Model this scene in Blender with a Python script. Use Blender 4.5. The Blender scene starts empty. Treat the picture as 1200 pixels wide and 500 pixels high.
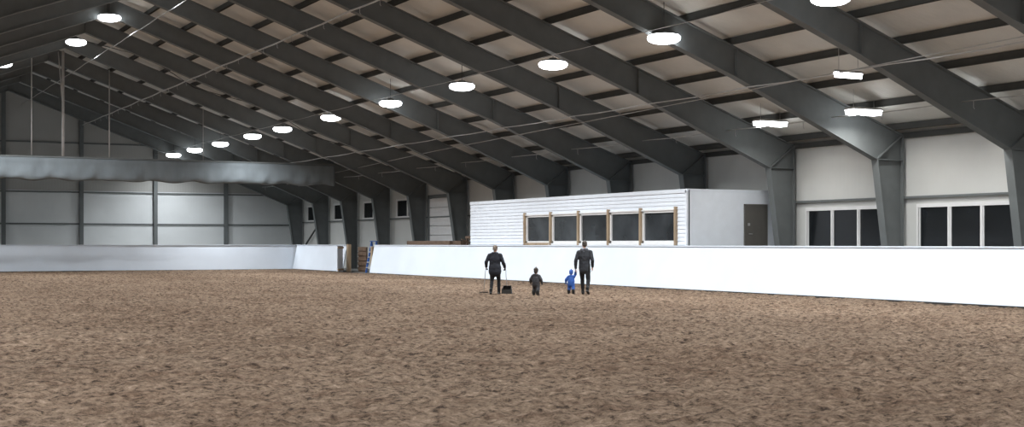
import bpy, bmesh, math, random
import numpy as np
from mathutils import Vector, Matrix
random.seed(4); np.random.seed(4)
S = bpy.context.scene
COL = S.collection
S.view_settings.view_transform = 'Standard'
S.view_settings.look = 'None'
S.view_settings.exposure = 0.0

# ------------------------------------------------------------ materials
def mat(name, c, rough=0.6, metal=0.0, var=0.12, scale=3.0, bump=0.0, bscale=40.0, emit=None, es=0.0, stretch=(1,1,1), spec=0.5):
    m = bpy.data.materials.new(name); m.use_nodes = True
    nt = m.node_tree; b = nt.nodes['Principled BSDF']
    b.inputs['Roughness'].default_value = rough
    b.inputs['Metallic'].default_value = metal
    b.inputs['Specular IOR Level'].default_value = spec
    tc = nt.nodes.new('ShaderNodeTexCoord'); mp = nt.nodes.new('ShaderNodeMapping')
    mp.inputs['Scale'].default_value = stretch
    nt.links.new(tc.outputs['Object'], mp.inputs['Vector'])
    n = nt.nodes.new('ShaderNodeTexNoise'); n.inputs['Scale'].default_value = scale; n.inputs['Detail'].default_value = 5
    nt.links.new(mp.outputs['Vector'], n.inputs['Vector'])
    r = nt.nodes.new('ShaderNodeValToRGB')
    r.color_ramp.elements[0].position = 0.3; r.color_ramp.elements[1].position = 0.7
    r.color_ramp.elements[0].color = tuple(max(0, x*(1-var)) for x in c)+(1,)
    r.color_ramp.elements[1].color = tuple(min(1, x*(1+var)) for x in c)+(1,)
    nt.links.new(n.outputs['Fac'], r.inputs['Fac'])
    nt.links.new(r.outputs['Color'], b.inputs['Base Color'])
    if bump > 0:
        n2 = nt.nodes.new('ShaderNodeTexNoise'); n2.inputs['Scale'].default_value = bscale
        nt.links.new(mp.outputs['Vector'], n2.inputs['Vector'])
        bp = nt.nodes.new('ShaderNodeBump'); bp.inputs['Strength'].default_value = bump; bp.inputs['Distance'].default_value = 0.02
        nt.links.new(n2.outputs['Fac'], bp.inputs['Height']); nt.links.new(bp.outputs['Normal'], b.inputs['Normal'])
    if emit:
        b.inputs['Emission Color'].default_value = emit+(1,)
        b.inputs['Emission Strength'].default_value = es
    return m

def ribbed(name, c, axis='X', scale=3.0, strength=0.5, rough=0.6, var=0.1):
    m = mat(name, c, rough, var=var, scale=0.6)
    nt = m.node_tree; b = nt.nodes['Principled BSDF']
    tc = nt.nodes.new('ShaderNodeTexCoord'); w = nt.nodes.new('ShaderNodeTexWave')
    w.bands_direction = axis; w.inputs['Scale'].default_value = scale
    w.inputs['Distortion'].default_value = 0
    nt.links.new(tc.outputs['Object'], w.inputs['Vector'])
    bp = nt.nodes.new('ShaderNodeBump'); bp.inputs['Strength'].default_value = strength; bp.inputs['Distance'].default_value = 0.02
    nt.links.new(w.outputs['Fac'], bp.inputs['Height']); nt.links.new(bp.outputs['Normal'], b.inputs['Normal'])
    return m

M = {}
M['steel'] = mat('painted_steel', (0.155,0.168,0.170), 0.65, 0.0, 0.08, 2.0, spec=0.2)
M['purlin'] = mat('purlin_steel', (0.075,0.078,0.076), 0.7, 0.0, 0.1, 2.0, spec=0.2)
M['galv'] = mat('galvanised', (0.5,0.5,0.5), 0.4, 0.3, 0.1)
M['roof'] = ribbed('roof_panel', (0.68,0.67,0.63), 'Y', 2.2, 0.2)
M['wallup'] = ribbed('wall_cladding', (0.65,0.655,0.635), 'Y', 1.6, 0.08, var=0.05)
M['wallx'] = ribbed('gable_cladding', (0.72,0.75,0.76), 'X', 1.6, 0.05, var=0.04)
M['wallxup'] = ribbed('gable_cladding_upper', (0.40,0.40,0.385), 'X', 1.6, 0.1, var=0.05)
M['board'] = mat('kickboard_white', (0.78,0.85,0.94), 0.5, 0.0, 0.03, 0.8, spec=0.3)
M['rubber_and_shade'] = mat('dark_rubber_and_shade', (0.03,0.028,0.025), 0.8)  # rake and scoop rubber; also colours the shadow line under the kickboards
M['white'] = mat('white_paint', (0.80,0.85,0.92), 0.5, 0, 0.03, spec=0.3)
M['frame'] = mat('window_frame_white', (0.8,0.8,0.8), 0.4, 0, 0.03)
M['glass'] = mat('night_glass', (0.012,0.014,0.016), 0.12, 0, 0.3, 1.0)
M['glass2'] = mat('lounge_glass', (0.03,0.034,0.038), 0.15, 0, 0.7, 0.7)
M['wood'] = mat('pine_wood', (0.36,0.27,0.18), 0.6, 0, 0.2, 4, 0.2, 30, stretch=(1,1,0.2))
M['dwood'] = mat('dark_wood', (0.14,0.09,0.06), 0.7, 0, 0.3, 5)
M['door'] = mat('door_grey', (0.12,0.115,0.105), 0.4, 0, 0.06)
M['curtain'] = mat('curtain_tarp', (0.20,0.225,0.24), 1.0, 0, 0.12, 1.5, 0.4, 3, stretch=(1,1,0.3), spec=0.0)
M['blue'] = mat('blue_plastic', (0.04,0.13,0.42), 0.4)
M['lens'] = mat('lamp_lens', (0.9,0.9,0.9), 0.4, emit=(0.95,0.98,1.0), es=11)
M['conc'] = mat('concrete_floor', (0.18,0.18,0.175), 0.8, 0, 0.2, 2)
M['jdark'] = mat('jacket_navy', (0.012,0.014,0.022), 0.75, 0, 0.3, 12, 0.4, 25)
M['jgrey'] = mat('jacket_charcoal', (0.024,0.027,0.034), 0.75, 0, 0.3, 12, 0.4, 25)
M['hood'] = mat('hood_grey', (0.08,0.085,0.10), 0.8, 0, 0.3, 12)
M['pants'] = mat('trousers_black', (0.008,0.008,0.010), 0.8, 0, 0.3, 12, 0.3, 30)
M['boot'] = mat('boots_black', (0.01,0.01,0.01), 0.4, 0, 0.2, 12)
M['skin'] = mat('skin', (0.62,0.38,0.28), 0.5, 0, 0.06, 15)
M['hairb'] = mat('hair_brown', (0.17,0.13,0.095), 0.6, 0, 0.3, 40)
M['haird'] = mat('hair_dark', (0.04,0.03,0.022), 0.6, 0, 0.3, 40)
M['eye'] = mat('eye_white', (0.8,0.8,0.8), 0.2); M['iris'] = mat('iris_dark', (0.03,0.04,0.05), 0.2)
M['lip'] = mat('lips', (0.5,0.2,0.17), 0.5)
M['sblue'] = mat('snowsuit_blue', (0.03,0.11,0.42), 0.6, 0, 0.2, 12, 0.4, 25)
M['sgrey'] = mat('snowsuit_dark', (0.04,0.04,0.045), 0.7, 0, 0.3, 12, 0.4, 25)

# sand
def sand_mat():
    m = bpy.data.materials.new('arena_sand'); m.use_nodes = True
    nt = m.node_tree; b = nt.nodes['Principled BSDF']; L = nt.links.new
    b.inputs['Roughness'].default_value = 0.95; b.inputs['Specular IOR Level'].default_value = 0.1
    tc = nt.nodes.new('ShaderNodeTexCoord')
    def noise(s, d, r=0.6):
        n = nt.nodes.new('ShaderNodeTexNoise'); n.inputs['Scale'].default_value = s
        n.inputs['Detail'].default_value = d; n.inputs['Roughness'].default_value = r
        L(tc.outputs['Object'], n.inputs['Vector']); return n
    a = noise(7.5, 8, 0.8); r = nt.nodes.new('ShaderNodeValToRGB')
    e = r.color_ramp.elements
    e[0].position = 0.40; e[0].color = (0.045,0.031,0.022,1)
    e[1].position = 0.55; e[1].color = (0.265,0.190,0.135,1)
    x = r.color_ramp.elements.new(0.46); x.color = (0.165,0.116,0.081,1)
    x = r.color_ramp.elements.new(0.66); x.color = (0.41,0.31,0.235,1)
    L(a.outputs['Fac'], r.inputs['Fac'])
    def mul(col, s, lo, p0, p1, d=4):
        c = noise(s, d); r2 = nt.nodes.new('ShaderNodeValToRGB')
        r2.color_ramp.elements[0].position = p0; r2.color_ramp.elements[1].position = p1
        r2.color_ramp.elements[0].color = lo+(1,); r2.color_ramp.elements[1].color = (1,1,1,1)
        L(c.outputs['Fac'], r2.inputs['Fac'])
        mx = nt.nodes.new('ShaderNodeMixRGB'); mx.blend_type = 'MULTIPLY'; mx.inputs[0].default_value = 1
        L(col, mx.inputs[1]); L(r2.outputs['Color'], mx.inputs[2]); return mx.outputs['Color']
    c = mul(r.outputs['Color'], 0.22, (0.82,0.79,0.77), 0.38, 0.62, 3)
    c = mul(c, 2.0, (0.74,0.70,0.68), 0.38, 0.50, 6)
    L(c, b.inputs['Base Color'])
    f = noise(15, 7, 0.8); bp = nt.nodes.new('ShaderNodeBump')
    bp.inputs['Strength'].default_value = 1.0; bp.inputs['Distance'].default_value = 0.055
    L(f.outputs['Fac'], bp.inputs['Height']); L(bp.outputs['Normal'], b.inputs['Normal'])
    return m
M['sand'] = sand_mat()

# ------------------------------------------------------------ mesh helpers
def box(bm, x0, x1, y0, y1, z0, z1, mi=0):
    v = [bm.verts.new((x, y, z)) for x in (x0, x1) for y in (y0, y1) for z in (z0, z1)]
    for f in ((0,1,3,2),(4,6,7,5),(0,4,5,1),(2,3,7,6),(0,2,6,4),(1,5,7,3)):
        bm.faces.new([v[i] for i in f]).material_index = mi

def beam(bm, p, q, w, h, mi=0, up=(0,0,1)):
    p = Vector(p); q = Vector(q); t = (q-p).normalized(); up = Vector(up)
    if abs(t.dot(up)) > 0.98: up = Vector((0,1,0))
    s = t.cross(up).normalized(); u = s.cross(t).normalized()
    v = []
    for c in (p, q):
        for a, b in ((-1,-1),(1,-1),(1,1),(-1,1)):
            v.append(bm.verts.new(c + s*a*w/2 + u*b*h/2))
    for f in ((0,1,2,3),(7,6,5,4),(0,4,5,1),(1,5,6,2),(2,6,7,3),(3,7,4,0)):
        bm.faces.new([v[i] for i in f]).material_index = mi

def prism(bm, poly, axis, a0, a1, mi=0):
    def P(p, a): return (a, p[0], p[1]) if axis == 'X' else (p[0], a, p[1])
    A = [bm.verts.new(P(p, a0)) for p in poly]; B = [bm.verts.new(P(p, a1)) for p in poly]
    n = len(poly)
    bm.faces.new(A).material_index = mi; bm.faces.new(B[::-1]).material_index = mi
    for i in range(n):
        bm.faces.new([A[i], B[i], B[(i+1) % n], A[(i+1) % n]]).material_index = mi

def rod(bm, pts, r, mi=0, n=8):
    pts = [Vector(p) for p in pts]
    rr = r if isinstance(r, (list, tuple)) else [r]*len(pts)
    rings = []
    prev = None
    for i, p in enumerate(pts):
        t = (pts[min(i+1, len(pts)-1)] - pts[max(i-1, 0)]).normalized()
        if prev is None:
            ref = Vector((0,0,1)) if abs(t.z) < 0.9 else Vector((0,1,0))
            s = t.cross(ref).normalized()
        else:
            s = (prev - t*prev.dot(t)).normalized()
        prev = s; u = t.cross(s)
        rings.append([bm.verts.new(p + (s*math.cos(k*2*math.pi/n) + u*math.sin(k*2*math.pi/n))*rr[i]) for k in range(n)])
    for a, b in zip(rings, rings[1:]):
        for k in range(n):
            f = bm.faces.new([a[k], a[(k+1) % n], b[(k+1) % n], b[k]]); f.material_index = mi; f.smooth = True
    bm.faces.new(rings[0][::-1]).material_index = mi; bm.faces.new(rings[-1]).material_index = mi

def mk(name, bm, mats, loc=(0,0,0), parent=None, bevel=0):
    bmesh.ops.recalc_face_normals(bm, faces=bm.faces[:])
    me = bpy.data.meshes.new(name); bm.to_mesh(me); bm.free()
    for m in mats: me.materials.append(M[m])
    o = bpy.data.objects.new(name, me); o.location = loc; COL.objects.link(o)
    if parent: o.parent = parent
    if bevel:
        b = o.modifiers.new('bevel', 'BEVEL'); b.width = bevel; b.segments = 2
    return o

# ------------------------------------------------------------ hall constants
RX = 12.0; OX = 32.4; LX = 2*RX-OX; Y0, Y1 = -10.0, 98.0
SL = 0.36
def ztop(x):
    x = x if x >= RX else 2*RX-x
    return 5.25 + SL*(32.25-x)
BAY = 5.57
FR = [39.8+BAY*k for k in range(-8, 11)]

# ------------------------------------------------------------ floor (displaced sand)
def sand_floor():
    st = 0.075
    xs = np.arange(-3.7, 27.78, st); ys = np.arange(3.0, 84.0, st)
    nx, ny = len(xs), len(ys)
    rng = np.random.default_rng(3)
    fx = np.fft.fftfreq(nx, st)[None, :]; fy = np.fft.fftfreq(ny, st)[:, None]
    fr = np.sqrt(fx*fx+fy*fy)
    def band(lo, hi):
        w = rng.standard_normal((ny, nx)); F = np.fft.fft2(w)
        g = np.exp(-(fr/hi)**2) * (1-np.exp(-(fr/lo)**2))
        r = np.real(np.fft.ifft2(F*g)); return r/r.std()
    h = 0.015*band(0.6, 2.2) + 0.012*band(2.0, 6.0) + 0.013*band(0.05, 0.35)
    h = np.clip(h, -0.055, 0.045) - 0.014
    X, Y = np.meshgrid(xs, ys)
    co = np.stack([X, Y, h], -1).reshape(-1, 3).astype(np.float32)
    i = np.arange(nx*ny).reshape(ny, nx)
    q = np.stack([i[:-1,:-1], i[:-1,1:], i[1:,1:], i[1:,:-1]], -1).reshape(-1, 4).astype(np.int32)
    me = bpy.data.meshes.new('floor')
    me.vertices.add(len(co)); me.vertices.foreach_set('co', co.ravel())
    me.loops.add(q.size); me.loops.foreach_set('vertex_index', q.ravel())
    me.polygons.add(len(q)); me.polygons.foreach_set('loop_start', np.arange(0, q.size, 4, dtype=np.int32))
    me.polygons.foreach_set('loop_total', np.full(len(q), 4, dtype=np.int32))
    me.update(); me.validate()
    me.polygons.foreach_set('use_smooth', [True]*len(q))
    me.materials.append(M['sand'])
    o = bpy.data.objects.new('floor', me); COL.objects.link(o)
sand_floor()
bm = bmesh.new(); box(bm, LX-0.2, OX+0.2, Y0-0.2, Y1+0.2, -0.3, -0.075)
mk('floor_base', bm, ['conc'])
bm = bmesh.new(); box(bm, -3.9, 27.7, Y0, 3.02, -0.07, -0.012)
mk('floor_near', bm, ['sand'])
bm = bmesh.new(); box(bm, 28.3, OX, Y0, Y1, -0.07, -0.005); box(bm, -3.9, 28.3, 84.3, Y1, -0.07, -0.005)
mk('floor_walkway', bm, ['conc'])

# ------------------------------------------------------------ walls
bm = bmesh.new(); box(bm, OX, OX+0.2, Y0, Y1, 0, 5.5)
mk('wall_right', bm, ['wallup'])
bm = bmesh.new(); box(bm, LX-0.2, LX, Y0, Y1, 0, 5.5)
mk('wall_left', bm, ['wallup'])
def gable(name, y0, y1):
    bm = bmesh.new()
    prism(bm, [(LX, 0), (OX, 0), (OX, 5.3), (LX, 5.3)], 'Y', y0, y1, 0)
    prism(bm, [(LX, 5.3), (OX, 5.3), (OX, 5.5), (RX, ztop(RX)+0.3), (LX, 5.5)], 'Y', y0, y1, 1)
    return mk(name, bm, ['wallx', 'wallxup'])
gable('wall_far', Y1, Y1+0.2); gable('wall_back', Y0-0.2, Y0)
bm = bmesh.new()
za, zb = ztop(32.25)-SL*0.35+0.22, ztop(RX)+0.22
prism(bm, [(OX+0.2, za), (RX, zb), (RX, zb+0.2), (OX+0.2, za+0.2)], 'Y', Y0-0.2, Y1+0.2)
prism(bm, [(LX-0.2, za), (RX, zb), (RX, zb+0.2), (LX-0.2, za+0.2)], 'Y', Y0-0.2, Y1+0.2)
mk('ceiling', bm, ['roof'])
bm = bmesh.new()
for sgn in (1, -1):
    x = 31.9
    while x > RX:
        X = x if sgn == 1 else 2*RX-x
        z = ztop(x)
        box(bm, X-0.035, X+0.035, Y0, Y1, z, z+0.21)
        box(bm, X-0.065, X+0.065, Y0, Y1, z, z+0.02)
        x -= 1.65
mk('roof_purlins', bm, ['purlin'])

# ------------------------------------------------------------ portal frames
def portal():
    bm = bmesh.new()
    for mir in (0, 1):
        def P(x, z): return ((2*RX-x) if mir else x, z)
        out = [P(32.25, 0), P(32.25, 5.22), P(RX, ztop(RX)-0.02)]
        inn = [P(31.8, 0), P(31.15, 4.4), P(25.5, ztop(25.5)-0.92), P(RX, ztop(RX)-0.78)]
        for poly in ([out[0], out[1], inn[1], inn[0]],
                     [out[1], P(25.5, ztop(25.5)-0.02), inn[2], inn[1]],
                     [P(25.5, ztop(25.5)-0.02), out[2], inn[3], inn[2]]):
            prism(bm, poly, 'Y', -0.02, 0.02)
        F = 0.3
        for a, b in list(zip(out, out[1:])) + list(zip(inn, inn[1:])):
            beam(bm, (a[0], 0, a[1]), (b[0], 0, b[1]), 0.035, F, up=(0,1,0))
        for a, b in ((inn[1], out[1]), (inn[1], P(32.25, 4.4)), (inn[2], P(25.5, ztop(25.5)-0.02)), (P(RX, ztop(RX)-0.78), out[2])):
            beam(bm, (a[0], 0, a[1]), (b[0], 0, b[1]), 0.03, F*0.95, up=(0,1,0))
        x0, x1 = sorted((P(31.7, 0)[0], P(32.35, 0)[0])); box(bm, x0, x1, -0.22, 0.22, 0, 0.03)
    return bm
first = None
for y in FR:
    if first is None:
        first = mk('portal_frame', portal(), ['steel'], (0, y, 0))
    else:
        o = bpy.data.objects.new('portal_frame', first.data); o.location = (0, y, 0); COL.objects.link(o)
bm = bmesh.new()
for (a, b) in ((FR[13], FR[14]),):
    for x0, x1 in ((31.5, 25.3), (25.3, 18.7), (18.7, 12.5)):
        rod(bm, [(x0, a, ztop(x0)-0.1), (x1, b, ztop(x1)-0.1)], 0.018)
        rod(bm, [(x1, a, ztop(x1)-0.1), (x0, b, ztop(x0)-0.1)], 0.018)
rod(bm, [(32.2, FR[-2], 3.9), (32.2, FR[-1], 1.0)], 0.06)
mk('roof_bracing', bm, ['purlin'])
bm = bmesh.new()
for k in range(-3, 5):
    x = RX + 5.1*k
    if abs(x-OX) < 1: continue
    zt = ztop(x)+0.1
    box(bm, x-0.13, x+0.13, Y1-0.27, Y1-0.24, 0, zt); box(bm, x-0.13, x+0.13, Y1-0.03, Y1, 0, zt); box(bm, x-0.02, x+0.02, Y1-0.25, Y1, 0, zt)
for z in (3.0, 5.2): box(bm, LX, OX, Y1-0.08, Y1-0.002, z-0.05, z+0.05)
w = 8.6; box(bm, RX-(ztop(RX)-w)/SL, RX+(ztop(RX)-w)/SL, Y1-0.08, Y1-0.002, w-0.05, w+0.05)
mk('gable_columns', bm, ['steel'])
bm = bmesh.new()
box(bm, OX-0.14, OX-0.001, Y0, Y1, 3.13, 3.2)
mk('trim_1', bm, ['steel'])
bm = bmesh.new(); box(bm, OX-0.16, OX-0.001, Y0, Y1, 5.12, 5.3); mk('trim_2', bm, ['purlin'])

# ------------------------------------------------------------ windows on right wall
wn = 0
def window(ya, yb, z0, z1, n):
    global wn; wn += 1
    bm = bmesh.new(); X = OX-0.001
    t = 0.07
    box(bm, X-0.10, X, ya, yb, z1, z1+0.12, 0); box(bm, X-0.14, X, ya-0.05, yb+0.05, z0-0.09, z0, 0)
    box(bm, X-0.10, X, ya-t, ya, z0-0.05, z1+0.12, 0); box(bm, X-0.10, X, yb, yb+t, z0-0.05, z1+0.12, 0)
    w = (yb-ya)/n
    for i in range(n):
        a, b = ya+i*w, ya+(i+1)*w
        if i: box(bm, X-0.10, X, a-t/2, a+t/2, z0, z1, 0)
        box(bm, X-0.05, X-0.03, a, b, z0, z1, 1)
        box(bm, X-0.075, X-0.03, a+0.03, a+0.08, z0, z1, 0); box(bm, X-0.075, X-0.03, b-0.08, b-0.03, z0, z1, 0)
    mk('window_%d' % wn, bm, ['frame', 'glass'])
for k in range(-6, 0):
    y = 39.8+BAY*k; window(y+0.75, y+BAY-0.75, 1.35, 2.82, 3)
for k in (6, 7, 8, 9):
    y = 39.8+BAY*k; window(y+1.1, y+BAY-1.1, 3.05+0.25, 4.25, 2)
bm = bmesh.new()
for i in range(8):
    box(bm, OX-0.12, OX-0.02, 69.2, 72.6, 0.02+i*0.53, 0.02+i*0.53+0.5, 0)
box(bm, OX-0.16, OX-0.002, 69.0, 69.2, 0, 4.45, 1); box(bm, OX-0.16, OX-0.002, 72.6, 72.8, 0, 4.45, 1); box(bm, OX-0.16, OX-0.002, 69.0, 72.8, 4.27, 4.45, 1)
mk('door_1', bm, ['frame', 'steel'])

# ------------------------------------------------------------ kickboards
def kick(name, ya, yb):
    bm = bmesh.new()
    y = ya
    while y < yb-0.01:
        e = min(y+2.44, yb)
        prism(bm, [(27.74, 0.0), (27.80, 0.0), (28.10, 1.53), (28.04, 1.53)], 'Y', y+0.001, e-0.001, 0); y = e
    prism(bm, [(27.73, -0.06), (27.80, -0.06), (27.80, 0.03), (27.73, 0.03)], 'Y', ya, yb, 1)  # dark strip standing in for the shadow line at the board's foot
    box(bm, 28.0, 28.15, ya, yb, 1.53, 1.57, 0)
    y = ya+0.1
    while y < yb: 
        beam(bm, (28.2, y, -0.02), (28.14, y, 1.53), 0.08, 0.08, 2); y += 2.44
    mk(name, bm, ['board', 'rubber_and_shade', 'dwood'])
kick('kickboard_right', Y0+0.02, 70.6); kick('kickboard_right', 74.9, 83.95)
def kickx(name, y, xa, xb, d):
    bm = bmesh.new()
    prism(bm, [(y, -0.02), (y+0.06*d, -0.02), (y+0.3*d, 1.53), (y+0.24*d, 1.53)], 'X', xa, xb, 0)
    box(bm, xa, xb, min(y+0.2*d, y+0.36*d), max(y+0.2*d, y+0.36*d), 1.53, 1.57, 0)
    prism(bm, [(y-0.02*d, -0.05), (y, -0.05), (y, 0.02), (y-0.02*d, 0.02)], 'X', xa, xb, 1)  # shadow line along the foot, modelled as a dark strip here too
    mk(name, bm, ['board', 'rubber_and_shade'])
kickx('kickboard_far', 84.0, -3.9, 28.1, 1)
bm = bmesh.new(); box(bm, -4.1, -3.95, Y0+0.02, 84.2, -0.05, 1.53); mk('kickboard_left', bm, ['board'])

bm = bmesh.new()
A = Vector((27.75, 74.85, 0)); B = Vector((26.95, 73.6, 0)); 
beam(bm, A+Vector((0,0,0.78)), B+Vector((0,0,0.78)), 0.05, 1.46, 0)
for z in (0.15, 1.4): beam(bm, A+Vector((0.05,-0.03,z)), B+Vector((0.05,-0.03,z)), 0.05, 0.1, 1)
mk('arena_gate', bm, ['board', 'wood'])
bm = bmesh.new()
box(bm, 27.95, 28.15, 74.5, 74.75, 0, 1.6, 0); box(bm, 27.95, 28.15, 70.75, 70.95, 0, 1.45, 0)
box(bm, 28.6, 28.66, 73.2, 74.5, 0.0, 1.45, 1)
for i in range(5): box(bm, 28.56, 28.6, 73.2, 74.5, 0.1+i*0.28, 0.3+i*0.28, 1)
mk('gate_posts', bm, ['wood', 'dwood'])
bm = bmesh.new()
for sx in (-0.25, 0.25):
    beam(bm, (sx, -0.4, 0), (sx*0.7, 0, 1.75), 0.06, 0.09, 0); beam(bm, (sx, 0.4, 0), (sx*0.7, 0, 1.75), 0.05, 0.07, 0)
for i in range(1, 6):
    t = i/6; beam(bm, (-0.25+0.07*t, -0.4+0.4*t, 1.75*t), (0.25-0.07*t, -0.4+0.4*t, 1.75*t), 0.22, 0.05, 1)
box(bm, -0.22, 0.22, -0.12, 0.12, 1.75, 1.79, 0)
o = mk('blue_stepladder', bm, ['blue', 'galv'], (28.7, 72.3, 0)); o.rotation_euler = (0, 0, -1.1)
bm = bmesh.new()
prof = [(0.0,0),(0.27,0.0),(0.29,0.05),(0.28,0.3),(0.30,0.32),(0.28,0.34),(0.28,0.6),(0.30,0.62),(0.28,0.64),(0.28,0.88),(0.25,0.93),(0,0.93)]
n = 20; rings = []
for r, z in prof:
    rings.append([bm.verts.new((max(r,0.001)*math.cos(k*2*math.pi/n), max(r,0.001)*math.sin(k*2*math.pi/n), z)) for k in range(n)])
for a, b in zip(rings, rings[1:]):
    for k in range(n): bm.faces.new([a[k], a[(k+1)%n], b[(k+1)%n], b[k]]).smooth = True
mk('blue_barrel', bm, ['blue'], (28.75, 71.2, 0))
bm = bmesh.new()
for i in range(5):
    for j in range(8):
        yy = 61.5+random.uniform(-.3, .3)
        if j == 7 and i in (1, 4): continue
        box(bm, 28.5+i*0.22, 28.68+i*0.22, yy, yy+7.5-j*0.3, 0.0+j*0.225, 0.2+j*0.225, random.choice([0,1]))
mk('timber_stack', bm, ['wood', 'dwood'])
bm = bmesh.new()
for dy in (0, 0.9):
    for dx in (0, 0.5):
        beam(bm, (dx, dy, 0), (dx, dy, 1.95-dx*0.4), 0.09, 0.09)
beam(bm, (-0.3, 0, 1.85), (0.8, 0, 1.4), 0.1, 0.05); beam(bm, (-0.3, 0.9, 1.85), (0.8, 0.9, 1.4), 0.1, 0.05)
beam(bm, (0, -0.1, 1.95), (0, 1.0, 1.95), 0.12, 0.12); beam(bm, (0.25, -0.1, 0.8), (0.25, 1.0, 0.8), 0.08, 0.08)
mk('jump_stand', bm, ['dwood'], (28.9, 59.6, 0))

# ------------------------------------------------------------ viewing lounge (white box)
BX0, BX1, BY0, BY1, BZ = 28.27, OX-0.02, 40.8, 58.8, 3.56
WY0, WY1, WZ0, WZ1 = 41.45, 53.2, 1.66, 2.86
bm = bmesh.new()
box(bm, BX0+0.03, BX0+0.12, BY0, BY1, 0, WZ0, 0); box(bm, BX0+0.03, BX0+0.12, BY0, BY1, WZ1, BZ, 0)
box(bm, BX0+0.03, BX0+0.12, BY0, WY0, WZ0, WZ1, 0); box(bm, BX0+0.03, BX0+0.12, WY1, BY1, WZ0, WZ1, 0)
box(bm, BX0+0.03, BX1, BY0, BY0+0.1, 0, BZ, 0); box(bm, BX0+0.03, BX1, BY1-0.1, BY1, 0, BZ, 0)
box(bm, BX0, BX1, BY0-0.02, BY1, BZ, BZ+0.06, 0); box(bm, BX0+0.1, BX1, BY0, BY1, 0.9, 1.0, 0)
z = 1.3
while z < BZ-0.01:
    e = min(z+0.145, BZ)
    segs = [(BY0, BY1)] if (e <= WZ0 or z >= WZ1) else [(BY0, WY0), (WY1, BY1)]
    for a, b in segs:
        prism(bm, [(BX0-0.012, z), (BX0+0.03, z), (BX0+0.03, e), (BX0+0.012, e)], 'Y', a, b, 0)
    z += 0.145
box(bm, BX0-0.03, BX0+0.05, BY0-0.03, BY0+0.08, 1.3, BZ, 0)
box(bm, BX0-0.03, BX0+0.03, BY0, BY1, BZ-0.08, BZ+0.06, 0)
lounge = mk('viewing_lounge', bm, ['white'])
bm = bmesh.new()
n = 5; w = (WY1-WY0)/n
for i in range(n):
    a, b = WY0+i*w, WY0+(i+1)*w
    box(bm, BX0+0.05, BX0+0.07, a, b, WZ0, WZ1, 1)
    for (p, q, r, s) in ((a+0.06, b-0.06, WZ0, WZ0+0.09), (a+0.06, b-0.06, WZ1-0.07, WZ1), (a+0.06, a+0.17, WZ0, WZ1), (b-0.17, b-0.06, WZ0, WZ1)):
        box(bm, BX0-0.01, BX0+0.09, p, q, r, s, 0)
for i in range(n+1):
    y = WY0+i*w
    box(bm, BX0-0.09, BX0+0.05, y-0.06, y+0.06, 1.575, WZ1+0.13, 2)
box(bm, BX0-0.05, BX0+0.05, WY0, WY1, WZ1, WZ1+0.05, 0)
box(bm, BX0-0.07, BX0+0.03, WY1-2.2, WY1+0.1, 1.575, 1.68, 2)
box(bm, BX0-0.06, BX0+0.03, WY0, WY1-2.2, 1.575, 1.66, 0)
mk('window_band', bm, ['frame', 'glass2', 'wood'], parent=lounge)
bm = bmesh.new()
box(bm, 30.85, 31.8, BY0-0.05, BY0, 1.0, 3.05, 0); box(bm, 30.8, 30.85, BY0-0.07, BY0, 1.0, 3.1, 0); box(bm, 31.8, 31.85, BY0-0.07, BY0, 1.0, 3.1, 0)
box(bm, 30.8, 31.85, BY0-0.07, BY0, 3.05, 3.1, 0)
rod(bm, [(31.0, BY0-0.05, 2.0), (31.0, BY0-0.1, 2.0), (31.13, BY0-0.1, 2.0)], 0.012, 1)
box(bm, 30.95, 31.05, BY0-0.06, BY0-0.05, 2.3, 2.4, 1)
mk('door_2', bm, ['door', 'galv'], parent=lounge)
bm = bmesh.new()
box(bm, 30.4, 31.7, BY0-1.3, BY0-0.08, 0.92, 1.0, 0)
for i in range(5): box(bm, 30.5, 31.6, BY0-1.3-0.28*(i+1), BY0-1.3-0.28*i, 0.74-0.18*i, 0.80-0.18*i, 0)
for x in (30.5, 31.65):
    for y in (BY0-1.25, BY0-0.15): box(bm, x-0.05, x+0.05, y-0.05, y+0.05, 0, 0.92, 0)
    beam(bm, (x, BY0-1.3, 0.86), (x, BY0-2.75, 0.0), 0.06, 0.2, 0)
mk('entrance_steps', bm, ['dwood'])

# ------------------------------------------------------------ hoisted divider curtain
bm = bmesh.new()
CY = 78.3; nx = 260; xa, xb = -6.0, 28.5
prof = [(0.0,6.38),(-0.06,6.3),(-0.05,6.1),(-0.10,5.9),(-0.15,5.65),(-0.18,5.45),(-0.15,5.28),(-0.05,5.2),(0.10,5.28),(0.14,5.5),(0.1,5.9),(0.06,6.3)]
rows = []
for i in range(nx+1):
    x = xa+(xb-xa)*i/nx
    sag = 0.10*abs(math.sin((x-xa)*math.pi/2.6)); r = []
    for j, (y, z) in enumerate(prof):
        t = min(1, max(0, (6.38-z)/1.1))
        r.append(bm.verts.new((x, CY+y*(1+0.3*math.sin(x*5.1+j)*t)+0.05*math.sin(x*2.3)*t+0.03*math.sin(x*7.7+j*0.4)*t, z-sag*t+0.03*math.sin(x*3.3+j*0.8)*t)))
    rows.append(r)
for a, b in zip(rows, rows[1:]):
    for j in range(len(prof)):
        k = (j+1) % len(prof); bm.faces.new([a[j], a[k], b[k], b[j]]).smooth = True
bm.faces.new(rows[0]); bm.faces.new(rows[-1][::-1])
box(bm, xa, xb+0.1, CY-0.05, CY+0.05, 6.36, 6.44, 1)
mk('divider_curtain', bm, ['curtain', 'steel'])
bm = bmesh.new()
for x, r in ((11.05, 0.035), (12.7, 0.08), (15.2, 0.035), (20.5, 0.02), (5.8, 0.035)):
    rod(bm, [(x, CY, 6.45), (x, CY, ztop(x)-0.02)], r, 0)
rod(bm, [(12.7, CY, 9.0), (12.45, CY, 12.2)], 0.03, 0)
mk('curtain_hoist_rods', bm, ['galv'])

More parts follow.
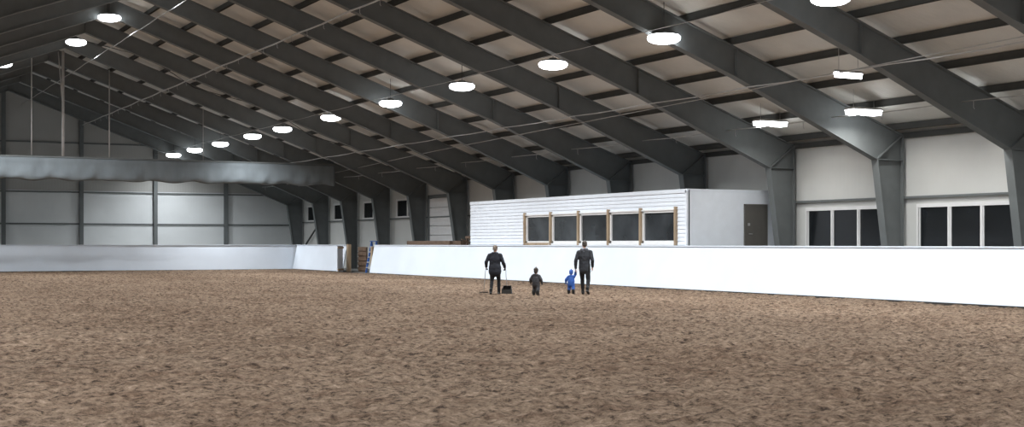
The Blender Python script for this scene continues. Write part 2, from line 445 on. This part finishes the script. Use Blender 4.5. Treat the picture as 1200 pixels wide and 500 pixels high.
# ------------------------------------------------------------ cables along the hall
bm = bmesh.new()
def cable(X, h, ya, yb, r, hooks=0):
    pts = []
    n = 60
    for i in range(n+1):
        y = ya+(yb-ya)*i/n; ph = ((y-39.8) % BAY)/BAY
        pts.append((X, y, h-0.05*math.sin(ph*math.pi)))
    rod(bm, pts, r, 0, 6)
    y = ya+1
    while hooks and y < yb:
        rod(bm, [(X, y, h-0.02), (X, y, h-0.22), (X+0.04, y, h-0.26)], 0.01, 0, 5)
        y += hooks
cable(17.0, 9.8, 8, 97, 0.032, 1.85); cable(26.0, 6.5, 5, 97, 0.02); cable(29.3, 5.7, 5, 97, 0.018, 3.7)
cable(13.0, 11.0, 8, 97, 0.018); cable(22.0, 7.9, 8, 97, 0.010)
rod(bm, [(25.8, 22, 6.6), (27.0, 60, 6.1), (28.4, 77.9, 5.9)], 0.014, 0, 6)
mk('suspension_cables', bm, ['galv'])

# ------------------------------------------------------------ lights
def highbay_mesh():
    bm = bmesh.new(); n = 28
    def lathe(prof, mi):
        rings = [[bm.verts.new((max(r,1e-3)*math.cos(k*2*math.pi/n), max(r,1e-3)*math.sin(k*2*math.pi/n), z)) for k in range(n)] for r, z in prof]
        for a, b in zip(rings, rings[1:]):
            for k in range(n):
                f = bm.faces.new([a[k], a[(k+1)%n], b[(k+1)%n], b[k]]); f.material_index = mi; f.smooth = True
    lathe([(0.0,0.20),(0.12,0.20),(0.16,0.14),(0.38,0.12),(0.44,0.09),(0.44,0.05)], 0)
    lathe([(0.44,0.06),(0.49,0.02),(0.50,-0.04),(0.47,-0.10),(0.36,-0.16),(0.2,-0.19),(0.0,-0.20)], 1)
    return bm
def lamp(parent, power, size, z, col=(0.93,0.97,1.0), rect=None, spread=145):
    ld = bpy.data.lights.new('lamp', 'AREA'); ld.energy = power; ld.color = col; ld.spread = math.radians(spread)
    if rect: ld.shape = 'RECTANGLE'; ld.size, ld.size_y = rect
    else: ld.shape = 'DISK'; ld.size = size
    o = bpy.data.objects.new('lamp', ld); COL.objects.link(o); o.parent = parent; o.location = (0,0,z)
hb = None
def highbay(x, y, z, power):
    global hb
    if hb is None:
        o = mk('high_bay_light', highbay_mesh(), ['steel', 'lens'], (x, y, z)); hb = o.data
    else:
        o = bpy.data.objects.new('high_bay_light', hb); o.location = (x, y, z); COL.objects.link(o)
    bm = bmesh.new(); rod(bm, [(0,0,0.19), (0,0,ztop(x)+0.2-z)], 0.012, 0, 6)
    mk('stem', bm, ['purlin'], parent=o)
    lamp(o, power, 0.5, -0.21)
P1 = 530
for y in (-2, 5, 12, 19.3, 26.65, 34.1, 40.9, 48.2, 55.5, 63.1, 70.7, 76.2, 83.0, 89.2, 95.0):
    highbay(22.8, y, 7.8, P1*0.3 if y == 76.2 else (P1 if y < 90 else P1*0.45))
for y in (-4, 4, 12.4, 20.6, 28.8, 37, 45.3, 53.5, 61.8, 70.1): highbay(12.0, y, 11.65, P1*1.2)
highbay(9.0, 74, 10.85, P1)
for y in (-3, 6, 15, 24, 33, 42, 51, 60, 69, 78, 87, 93): highbay(1.2, y, 7.75, P1)
def strip(x, y, z, power, L=1.2, W=0.42):
    bm = bmesh.new()
    prism(bm, [(-W/2,0),(W/2,0),(W/2-0.03,0.07),(-W/2+0.03,0.07)], 'X', -L/2, L/2, 0)
    prism(bm, [(-W/2,0),(-W/2+0.04,-0.15),(W/2-0.04,-0.15),(W/2,0)], 'X', -L/2+0.01, L/2-0.01, 1)
    h = ztop(x)+0.2-z
    for s in (-1, 1): rod(bm, [(s*L*0.35,0,0.06),(s*L*0.35,0,h-s*L*0.35*SL)], 0.01, 0, 5)
    o = mk('strip_light', bm, ['galv', 'lens'], (x, y, z))
    lamp(o, power, 1, -0.17, (1.0,0.985,0.95), (L*0.95, W*0.75), 150)
for y in (-1, 7.5, 16.5, 25.1, 29.4, 33.2, 37.9): strip(29.75, y, 5.86, 80)
for y in (22.5, 30.1): strip(26.4, y, 6.5, 40, 1.0, 0.1)

# ------------------------------------------------------------ people
def blob(c, r, R=None, seg=16):
    bm = bmesh.new(); bmesh.ops.create_uvsphere(bm, u_segments=seg, v_segments=seg//2+2, radius=1)
    m = Matrix.Translation(Vector(c)) @ (R.to_4x4() if R else Matrix.Identity(4)) @ Matrix.Diagonal((r[0], r[1], r[2], 1))
    bm.transform(m)
    me = bpy.data.meshes.new('t'); bm.to_mesh(me); bm.free()
    return me
def chainmesh(pts, rad, flat=1.0, side=(1,0,0), sub=4, n=14):
    P = [Vector(p) for p in pts]; pp = []; rr = []
    for i in range(len(P)-1):
        for k in range(sub):
            t = k/sub; pp.append(P[i].lerp(P[i+1], t)); ts = t*t*(3-2*t); rr.append(rad[i]*(1-ts)+rad[i+1]*ts)
    pp.append(P[-1]); rr.append(rad[-1])
    t0 = (pp[1]-pp[0]).normalized(); t1 = (pp[-1]-pp[-2]).normalized()
    A = []; 
    for k in (0.97, 0.75, 0.4): A.append((pp[0]-t0*rr[0]*k*0.8, rr[0]*math.sqrt(1-k*k)))
    Bq = []
    for k in (0.4, 0.75, 0.97): Bq.append((pp[-1]+t1*rr[-1]*k*0.8, rr[-1]*math.sqrt(1-k*k)))
    allp = A + list(zip(pp, rr)) + Bq
    bm = bmesh.new(); rings = []; N = len(allp); side = Vector(side)
    for i, (p, r) in enumerate(allp):
        t = (allp[min(i+1, N-1)][0]-allp[max(i-1, 0)][0]).normalized()
        s = (side - t*side.dot(t)).normalized(); u = t.cross(s)
        rings.append([bm.verts.new(p + s*math.cos(k*2*math.pi/n)*r + u*math.sin(k*2*math.pi/n)*r*flat) for k in range(n)])
    for a, b in zip(rings, rings[1:]):
        for k in range(n): bm.faces.new([a[k], a[(k+1)%n], b[(k+1)%n], b[k]])
    bm.faces.new(rings[0][::-1]); bm.faces.new(rings[-1])
    me = bpy.data.meshes.new('t'); bm.to_mesh(me); bm.free()
    return me, [(tuple(p), r) for p, r in zip(pp, rr)]

class Group:
    def __init__(s, voxel, smooth=4): s.v = voxel; s.bm = bmesh.new(); s.pts = []; s.smooth = smooth
    def chain(s, pts, rad, mi, flat=1.0, side=(1,0,0)):
        me, c = chainmesh(pts, rad, flat, side); s.bm.from_mesh(me); bpy.data.meshes.remove(me)
        s.pts += [(p, r*(1+flat)/2, mi) for p, r in c]
    def blob(s, c, r, mi, R=None, b=0.0):
        me = blob(c, r, R); s.bm.from_mesh(me); bpy.data.meshes.remove(me)
        s.pts.append((tuple(c), sum(r)/3+b, mi))
    def mesh(s):
        bmesh.ops.recalc_face_normals(s.bm, faces=s.bm.faces[:])
        me = bpy.data.meshes.new('g'); s.bm.to_mesh(me); s.bm.free()
        o = bpy.data.objects.new('g', me); COL.objects.link(o)
        m = o.modifiers.new('r', 'REMESH'); m.mode = 'VOXEL'; m.voxel_size = s.v
        k = o.modifiers.new('s', 'SMOOTH'); k.iterations = s.smooth; k.factor = 0.5
        dg = bpy.context.evaluated_depsgraph_get()
        out = bpy.data.meshes.new_from_object(o.evaluated_get(dg))
        bpy.data.objects.remove(o); bpy.data.meshes.remove(me)
        C = np.array([p[0] for p in s.pts]); R = np.array([p[1] for p in s.pts]); K = np.array([p[2] for p in s.pts])
        fc = np.empty(len(out.polygons)*3); out.polygons.foreach_get('center', fc); fc = fc.reshape(-1, 3)
        idx = np.empty(len(fc), dtype=np.int32)
        for i in range(0, len(fc), 4000):
            d = np.linalg.norm(fc[i:i+4000, None, :]-C[None], axis=2)-R[None]
            idx[i:i+4000] = K[d.argmin(1)]
        out.polygons.foreach_set('material_index', idx); out.polygons.foreach_set('use_smooth', [True]*len(fc))
        return out

def hand(w, d, nrm, sc, curl, mi, thumb_side=1):
    w = Vector(w); d = Vector(d).normalized(); nrm = Vector(nrm); nrm = (nrm-d*nrm.dot(d)).normalized(); s = d.cross(nrm)*thumb_side
    g = Group(0.0042*sc, 2)
    g.chain([w-d*0.02*sc, w+d*0.02*sc, w+d*0.055*sc, w+d*0.085*sc], [0.024*sc, 0.030*sc, 0.040*sc, 0.038*sc], mi, 0.42, s)
    for off, L in ((0.030, 0.072), (0.010, 0.082), (-0.010, 0.076), (-0.029, 0.060)):
        base = w+d*0.085*sc+s*off*sc; pts = [base-d*0.02*sc, base]; a = 0
        for seg, fr in enumerate((0.45, 0.31, 0.24)):
            a += curl*(0.9 if seg else 0.7)
            pts.append(pts[-1]+(d*math.cos(a)+nrm*math.sin(a))*L*fr*sc)
        g.chain(pts, [0.009*sc, 0.0092*sc, 0.0088*sc, 0.008*sc, 0.0065*sc], mi, 1, s)
    tb = w+d*0.03*sc+s*0.028*sc
    t1 = tb+(s*0.7+d*0.6+nrm*0.3).normalized()*0.038*sc; t2 = t1+(d*0.8+nrm*(0.5+0.4*curl)+s*0.1*(1-curl)).normalized()*0.030*sc
    t3 = t2+(d*0.7+nrm*(0.6+0.4*curl)-s*0.2*curl).normalized()*0.024*sc
    g.chain([tb-s*0.01*sc, t1, t2, t3], [0.013*sc, 0.011*sc, 0.0098*sc, 0.008*sc], mi, 1, nrm)
    return g.mesh()

def head(c, s, R, skin, hair, kind, extra):
    g = Group(0.006*s, 3)
    T = lambda x, y, z: Vector(c)+R@Vector((x*s, y*s, z*s))
    g.blob(T(0,-0.008,0.025), (0.074*s,0.092*s,0.088*s), skin, R)
    g.chain([T(0,0.02,-0.02), T(0,0.035,-0.065), T(0,0.052,-0.098)], [0.066*s,0.054*s,0.030*s], skin, 0.85, R@Vector((1,0,0)))
    g.chain([T(0,0.082,0.015), T(0,0.096,-0.012), T(0,0.104,-0.026)], [0.009*s,0.011*s,0.014*s], skin)
    for e in (-1, 1):
        g.blob(T(0.079*e,-0.008,-0.008), (0.008*s,0.018*s,0.031*s), skin, R)
        g.blob(T(0.030*e,0.078,0.018), (0.022*s,0.012*s,0.007*s), skin, R)
        g.blob(T(0.04*e,0.062,-0.03), (0.022*s,0.020*s,0.018*s), skin, R)
    if kind == 'short':
        g.blob(T(0,-0.022,0.045), (0.083*s,0.094*s,0.088*s), hair, R, 0.008); g.blob(T(0,-0.055,-0.01), (0.072*s,0.05*s,0.07*s), hair, R, 0.006)
    elif kind == 'pony':
        g.blob(T(0,-0.022,0.042), (0.084*s,0.096*s,0.09*s), hair, R, 0.008); g.blob(T(0,-0.06,-0.02), (0.068*s,0.045*s,0.07*s), hair, R, 0.006)
        g.chain([T(0,-0.10,0.03), T(0,-0.14,0.0), T(0,-0.135,-0.09), T(0,-0.12,-0.17)], [0.022*s,0.032*s,0.028*s,0.010*s], hair)
    else:
        g.blob(T(0,-0.016,0.052), (0.091*s,0.104*s,0.092*s), hair, R, 0.010)
        g.blob(T(0,-0.02,0.005), (0.088*s,0.096*s,0.045*s), hair, R, 0.008)
        g.blob(T(0,-0.055,-0.02), (0.078*s,0.06*s,0.08*s), hair, R, 0.008)
        g.blob(T(0,-0.01,0.150), (0.024*s,0.024*s,0.022*s), hair, R, 0.004)
    me = g.mesh()
    bm = bmesh.new(); bm.from_mesh(me); bpy.data.meshes.remove(me)
    def add(cc, r, mi):
        m2 = blob(cc, r, R, 12); k = len(bm.faces); bm.from_mesh(m2); bpy.data.meshes.remove(m2)
        bm.faces.ensure_lookup_table()
        for f in bm.faces[k:]: f.material_index = mi; f.smooth = True
    for e in (-1, 1):
        add(T(0.031*e,0.076,0.0), (0.012*s,0.010*s,0.010*s), extra[0]); add(T(0.031*e,0.085,0.0), (0.005*s,0.003*s,0.005*s), extra[1])
    add(T(0,0.083,-0.056), (0.022*s,0.007*s,0.007*s), extra[2])
    out = bpy.data.meshes.new('h'); bm.to_mesh(out); bm.free(); return out

def person(name, loc, heading, J, W, mats, hd, hands, extras=None):
    g = Group(W.get('vox', 0.013), 3)
    for sd in ('L', 'R'):
        h, k, a, t = (J[x+sd] for x in ('hip', 'knee', 'ank', 'toe'))
        h, k, a, t = map(Vector, (h, k, a, t))
        calf = k.lerp(a, 0.35); bk = Vector((0,-0.012,0))*W['s']
        g.chain([h, h.lerp(k, 0.5), k], [W['th'], W['th']*0.86, W['kn']], 1)
        g.chain([k, calf+bk, a], [W['kn'], W['ca'], W['an']], W.get('shin', 1))
        g.chain([a+Vector((0,0,0.10*W['s'])), a], [W['an']*1.15, W['an']*1.1], 2)
        dirn = (t-a); dirn.z = 0; dirn = dirn.normalized()
        heel = a - dirn*0.045*W['s'] + Vector((0,0,-(W['foot'])*0.7))
        g.chain([heel, a.lerp(t, 0.5)+Vector((0,0,-W['foot']*0.35)), t], [W['foot']*0.95, W['foot']*1.0, W['foot']*0.8], 2, 0.85, dirn.cross(Vector((0,0,1))))
        s_, e_, w_ = (Vector(J[x+sd]) for x in ('sh', 'el', 'wr'))
        g.chain([s_, s_.lerp(e_, 0.5), e_], [W['ua'], W['ua']*0.93, W['eb']], 0)
        g.chain([e_, e_.lerp(w_, 0.3), w_], [W['eb'], W['eb']*0.98, W['wr']], 0)
    for pts, rad, flat, mi in J['torso']:
        g.chain(pts, rad, mi, flat, (1,0,0))
    g.chain([J['sh'+'L'], J['neck0'], J['shR']], [W['ua']*0.98, W['ua']*1.15, W['ua']*0.98], 0, 1.0, (0,1,0))
    g.chain([J['neck0'], J['neck1']], [W['nk']*1.1, W['nk']], 3)
    if 'hood' in J:
        for pts, rad, flat in J['hood']: g.chain(pts, rad, 8, flat, (1,0,0))
    body = g.mesh()
    bm = bmesh.new(); bm.from_mesh(body); bpy.data.meshes.remove(body)
    from mathutils import noise as ns
    bm.normal_update()
    for v in bm.verts:
        v.co += v.normal*(ns.noise(v.co*14/W['s'])*0.008+ns.noise(v.co*32/W['s'])*0.004)*W['s']
    for h_ in hands:
        m = hand(*h_); bm.from_mesh(m); bpy.data.meshes.remove(m)
    c, s, rot, kind = hd
    m = head(c, s, rot, 3, 4, kind, (5,6,7)); bm.from_mesh(m); bpy.data.meshes.remove(m)
    for f in bm.faces: f.smooth = True
    zmin = min(v.co.z for v in bm.verts)
    me = bpy.data.meshes.new(name); bm.to_mesh(me); bm.free()
    for x in mats: me.materials.append(M[x])
    o = bpy.data.objects.new(name, me); COL.objects.link(o)
    o.location = (loc[0], loc[1], -zmin-0.02); o.rotation_euler = (0, 0, heading)
    return o

YAW = math.atan(830/1600.0)
Rv = Vector((math.cos(YAW), -math.sin(YAW), 0)); Fv = Vector((math.sin(YAW), math.cos(YAW), 0))
CAMH = 1.65
def at(px, depth):
    return Rv*((px-600)/1600*depth) + Fv*depth
E = lambda x, y, z: (Matrix.Rotation(z,3,'Z') @ Matrix.Rotation(x,3,'X') @ Matrix.Rotation(y,3,'Y'))

Wm = dict(s=1.0, th=0.098, kn=0.068, ca=0.066, an=0.050, foot=0.048, ua=0.072, eb=0.060, wr=0.046, nk=0.055)
Jm = dict(hipL=(-0.095,0,0.90), kneeL=(-0.10,0.15,0.50), ankL=(-0.085,0.16,0.10), toeL=(-0.10,0.32,0.065),
          hipR=(0.095,0,0.90), kneeR=(0.125,0.0,0.48), ankR=(0.150,-0.27,0.17), toeR=(0.17,-0.15,0.05),
          shL=(-0.195,0,1.40), elL=(-0.285,-0.03,1.13), wrL=(-0.31,0.06,0.88),
          shR=(0.195,0,1.41), elR=(0.275,-0.08,1.15), wrR=(0.25,0.08,0.93),
          neck0=(0,-0.005,1.43), neck1=(-0.005,0.03,1.53),
          torso=[([(0,0,0.84),(0,0,0.98),(0,0,1.10),(0,-0.005,1.26),(0,-0.005,1.37)], [0.192,0.188,0.185,0.205,0.178], 0.70, 0),
                 ([(0,0,0.86),(0,0,0.95)], [0.16,0.16], 0.7, 1)],
          hood=[([(-0.09,-0.04,1.49),(0,-0.095,1.46),(0.09,-0.04,1.49)], [0.052,0.075,0.052], 1.0)])
hm = at(685, 44.7); HM = -YAW-0.25
person('man_walking', hm, HM, Jm, Wm, ['jgrey','pants','boot','skin','haird','eye','iris','lip','hood','skin'],
       ((-0.01,0.045,1.645), 1.0, E(-0.2,0,0.35), 'short'),
       [((-0.31,0.06,0.88), (-0.02,0.1,-1), (1,0.1,0), 1.0, 0.55, 3, 1), ((0.25,0.08,0.93), (0,0.15,-1), (-1,0.2,0), 1.0, 0.35, 3, -1)])

Ww = dict(s=0.95, th=0.090, kn=0.058, ca=0.058, an=0.044, foot=0.042, ua=0.066, eb=0.057, wr=0.043, nk=0.047)
Jw = dict(hipL=(-0.085,0,0.83), kneeL=(-0.10,0.02,0.46), ankL=(-0.11,-0.18,0.12), toeL=(-0.13,-0.06,0.045),
          hipR=(0.085,0,0.83), kneeR=(0.11,0.14,0.46), ankR=(0.11,0.15,0.09), toeR=(0.13,0.29,0.05),
          shL=(-0.175,0.01,1.31), elL=(-0.28,-0.03,1.09), wrL=(-0.30,0.13,0.93),
          shR=(0.175,0.01,1.31), elR=(0.27,-0.03,1.08), wrR=(0.31,0.12,0.91),
          neck0=(0,0.005,1.33), neck1=(0,0.045,1.42),
          torso=[([(0,-0.01,0.77),(0,-0.01,0.90),(0,0,1.03),(0,0,1.18),(0,0.005,1.28)], [0.212,0.205,0.180,0.188,0.165], 0.72, 0),
                 ([(0,0,0.80),(0,0,0.88)], [0.15,0.14], 0.72, 1)],
          hood=[([(-0.08,-0.03,1.375),(0,-0.075,1.35),(0.08,-0.03,1.375)], [0.042,0.058,0.042], 1.0)])
wm = at(580, 44.2); HW = -YAW-0.12
woman = person('woman_walking', wm, HW, Jw, Ww, ['jdark','pants','boot','skin','hairb','eye','iris','lip','jdark','jdark'],
       ((0,0.065,1.51), 0.94, E(-0.4,0,-0.1), 'pony'),
       [((-0.30,0.13,0.93), (-0.1,0.5,-0.8), (1,0.2,0), 0.92, 1.15, 9, 1), ((0.31,0.12,0.91), (0.1,0.5,-0.8), (-1,0.2,0), 0.92, 1.15, 9, -1)])

def kid(name, loc, heading, H, suit, hatmat, armL, armR, hood=None, stride=0.06):
    k = H/0.9
    v = lambda x, y, z: (x*k, y*k, z*k)
    W = dict(s=0.62*k, vox=0.009, th=0.074*k, kn=0.060*k, ca=0.058*k, an=0.050*k, foot=0.040*k, ua=0.050*k, eb=0.046*k, wr=0.036*k, nk=0.045*k)
    J = dict(hipL=v(-0.058,0,0.37), kneeL=v(-0.08,stride,0.22), ankL=v(-0.09,stride*0.6,0.075), toeL=v(-0.105,stride*0.6+0.09,0.036),
             hipR=v(0.058,0,0.37), kneeR=v(0.08,-stride*0.2,0.22), ankR=v(0.095,-stride*1.4,0.085), toeR=v(0.11,-stride*1.4+0.09,0.038),
             shL=v(-0.105,0,0.615), elL=v(*armL[0]), wrL=v(*armL[1]), shR=v(0.105,0,0.615), elR=v(*armR[0]), wrR=v(*armR[1]),
             neck0=v(0,0,0.63), neck1=v(0,0.01,0.68),
             torso=[([v(0,0,0.36), v(0,0,0.45), v(0,0,0.55), v(0,0,0.61)], [0.115*k,0.128*k,0.120*k,0.095*k], 0.8, 0)],
             hood=[([v(-0.06,-0.035,0.655), v(0,-0.065,0.64), v(0.06,-0.035,0.655)], [0.032*k,0.042*k,0.032*k], 1.0)])
    hs = []
    for a, sd in ((armL, 1), (armR, -1)):
        d = Vector(a[1])-Vector(a[0]); hs.append((v(*a[1]), tuple(d), (sd, 0.2, 0.0), 0.62*k, 0.5, 9, sd))
    return person(name, loc, heading, J, W, [suit, suit, 'boot', 'skin', hatmat, 'eye', 'iris', 'lip', suit, suit],
                  (v(0,0.015,0.765), 0.80*k, E(-0.12,0,0.05), 'hat'), hs)
kid('child_in_blue_snowsuit', hm + Matrix.Rotation(HM,3,'Z')@Vector((-0.47,0.10,0)), HM, 0.84, 'sblue', 'sblue',
    (((-0.18,0.0,0.52)), ((-0.20,0.06,0.42))), ((0.15,0.02,0.70), (0.165,-0.03,0.80)))
kid('toddler_in_dark_snowsuit', at(628, 43.8), -YAW-0.35, 0.93, 'sgrey', 'haird',
    ((-0.17,-0.01,0.51), (-0.19,0.05,0.41)), ((0.17,-0.01,0.51), (0.18,0.05,0.41)), stride=0.09)

RW = Matrix.Rotation(HW,3,'Z')
def Wd(x, y, z): return Vector(wm)+RW@Vector((x, y, z))
bm = bmesh.new()
rod(bm, [Wd(-0.31,0.20,1.02), Wd(-0.36,0.22,0.50), Wd(-0.40,0.24,0.07)], 0.011, 0)
beam(bm, Wd(-0.54,0.22,0.06), Wd(-0.26,0.26,0.06), 0.03, 0.03, 1)
for i in range(8):
    t = i/7; p = Wd(-0.54,0.22,0.06).lerp(Wd(-0.26,0.26,0.06), t); rod(bm, [p, p+Vector((0.0,-0.01,-0.05))], 0.006, 1, 5)
mk('manure_rake', bm, ['galv', 'rubber_and_shade'])
bm = bmesh.new()
rod(bm, [Wd(0.32,0.20,1.0), Wd(0.34,0.20,0.55), Wd(0.37,0.20,0.26)], 0.011, 0)
def quad(ps, mi): bm.faces.new([bm.verts.new(Wd(*p)) for p in ps]).material_index = mi
x0, x1, y0, y1 = 0.21, 0.53, 0.04, 0.34
box_pts = [((x0,y0,0.02),(x1,y0,0.02),(x1,y1,0.02),(x0,y1,0.02)), ((x0,y1,0.02),(x1,y1,0.02),(x1-0.03,y1-0.02,0.27),(x0+0.03,y1-0.02,0.27)),
           ((x0,y0,0.02),(x0,y1,0.02),(x0+0.03,y1-0.02,0.27),(x0+0.01,y0,0.18)), ((x1,y0,0.02),(x1,y1,0.02),(x1-0.03,y1-0.02,0.27),(x1-0.01,y0,0.18)),
           ((x0+0.03,y1-0.02,0.27),(x1-0.03,y1-0.02,0.27),(x1-0.06,y1-0.14,0.27),(x0+0.06,y1-0.14,0.27)),
           ((x0,y0,0.02),(x1,y0,0.02),(x1-0.01,y0,0.15),(x0+0.01,y0,0.15))]
for q in box_pts: quad(q, 1)
o = mk('manure_scoop', bm, ['galv', 'rubber_and_shade']); s = o.modifiers.new('s', 'SOLIDIFY'); s.thickness = 0.012

# ------------------------------------------------------------ world + camera
wd = bpy.data.worlds.new('world'); S.world = wd; wd.use_nodes = True
wd.node_tree.nodes['Background'].inputs[0].default_value = (0.02,0.025,0.035,1); wd.node_tree.nodes['Background'].inputs[1].default_value = 0.5
cd = bpy.data.cameras.new('camera'); cam = bpy.data.objects.new('camera', cd); COL.objects.link(cam)
cam.location = (0, 0, CAMH); cam.rotation_euler = (math.pi/2, 0, -YAW)
cd.sensor_width = 36; cd.lens = 48.0; cd.shift_y = 35/1200; cd.clip_end = 400; cd.clip_start = 0.1
S.camera = cam
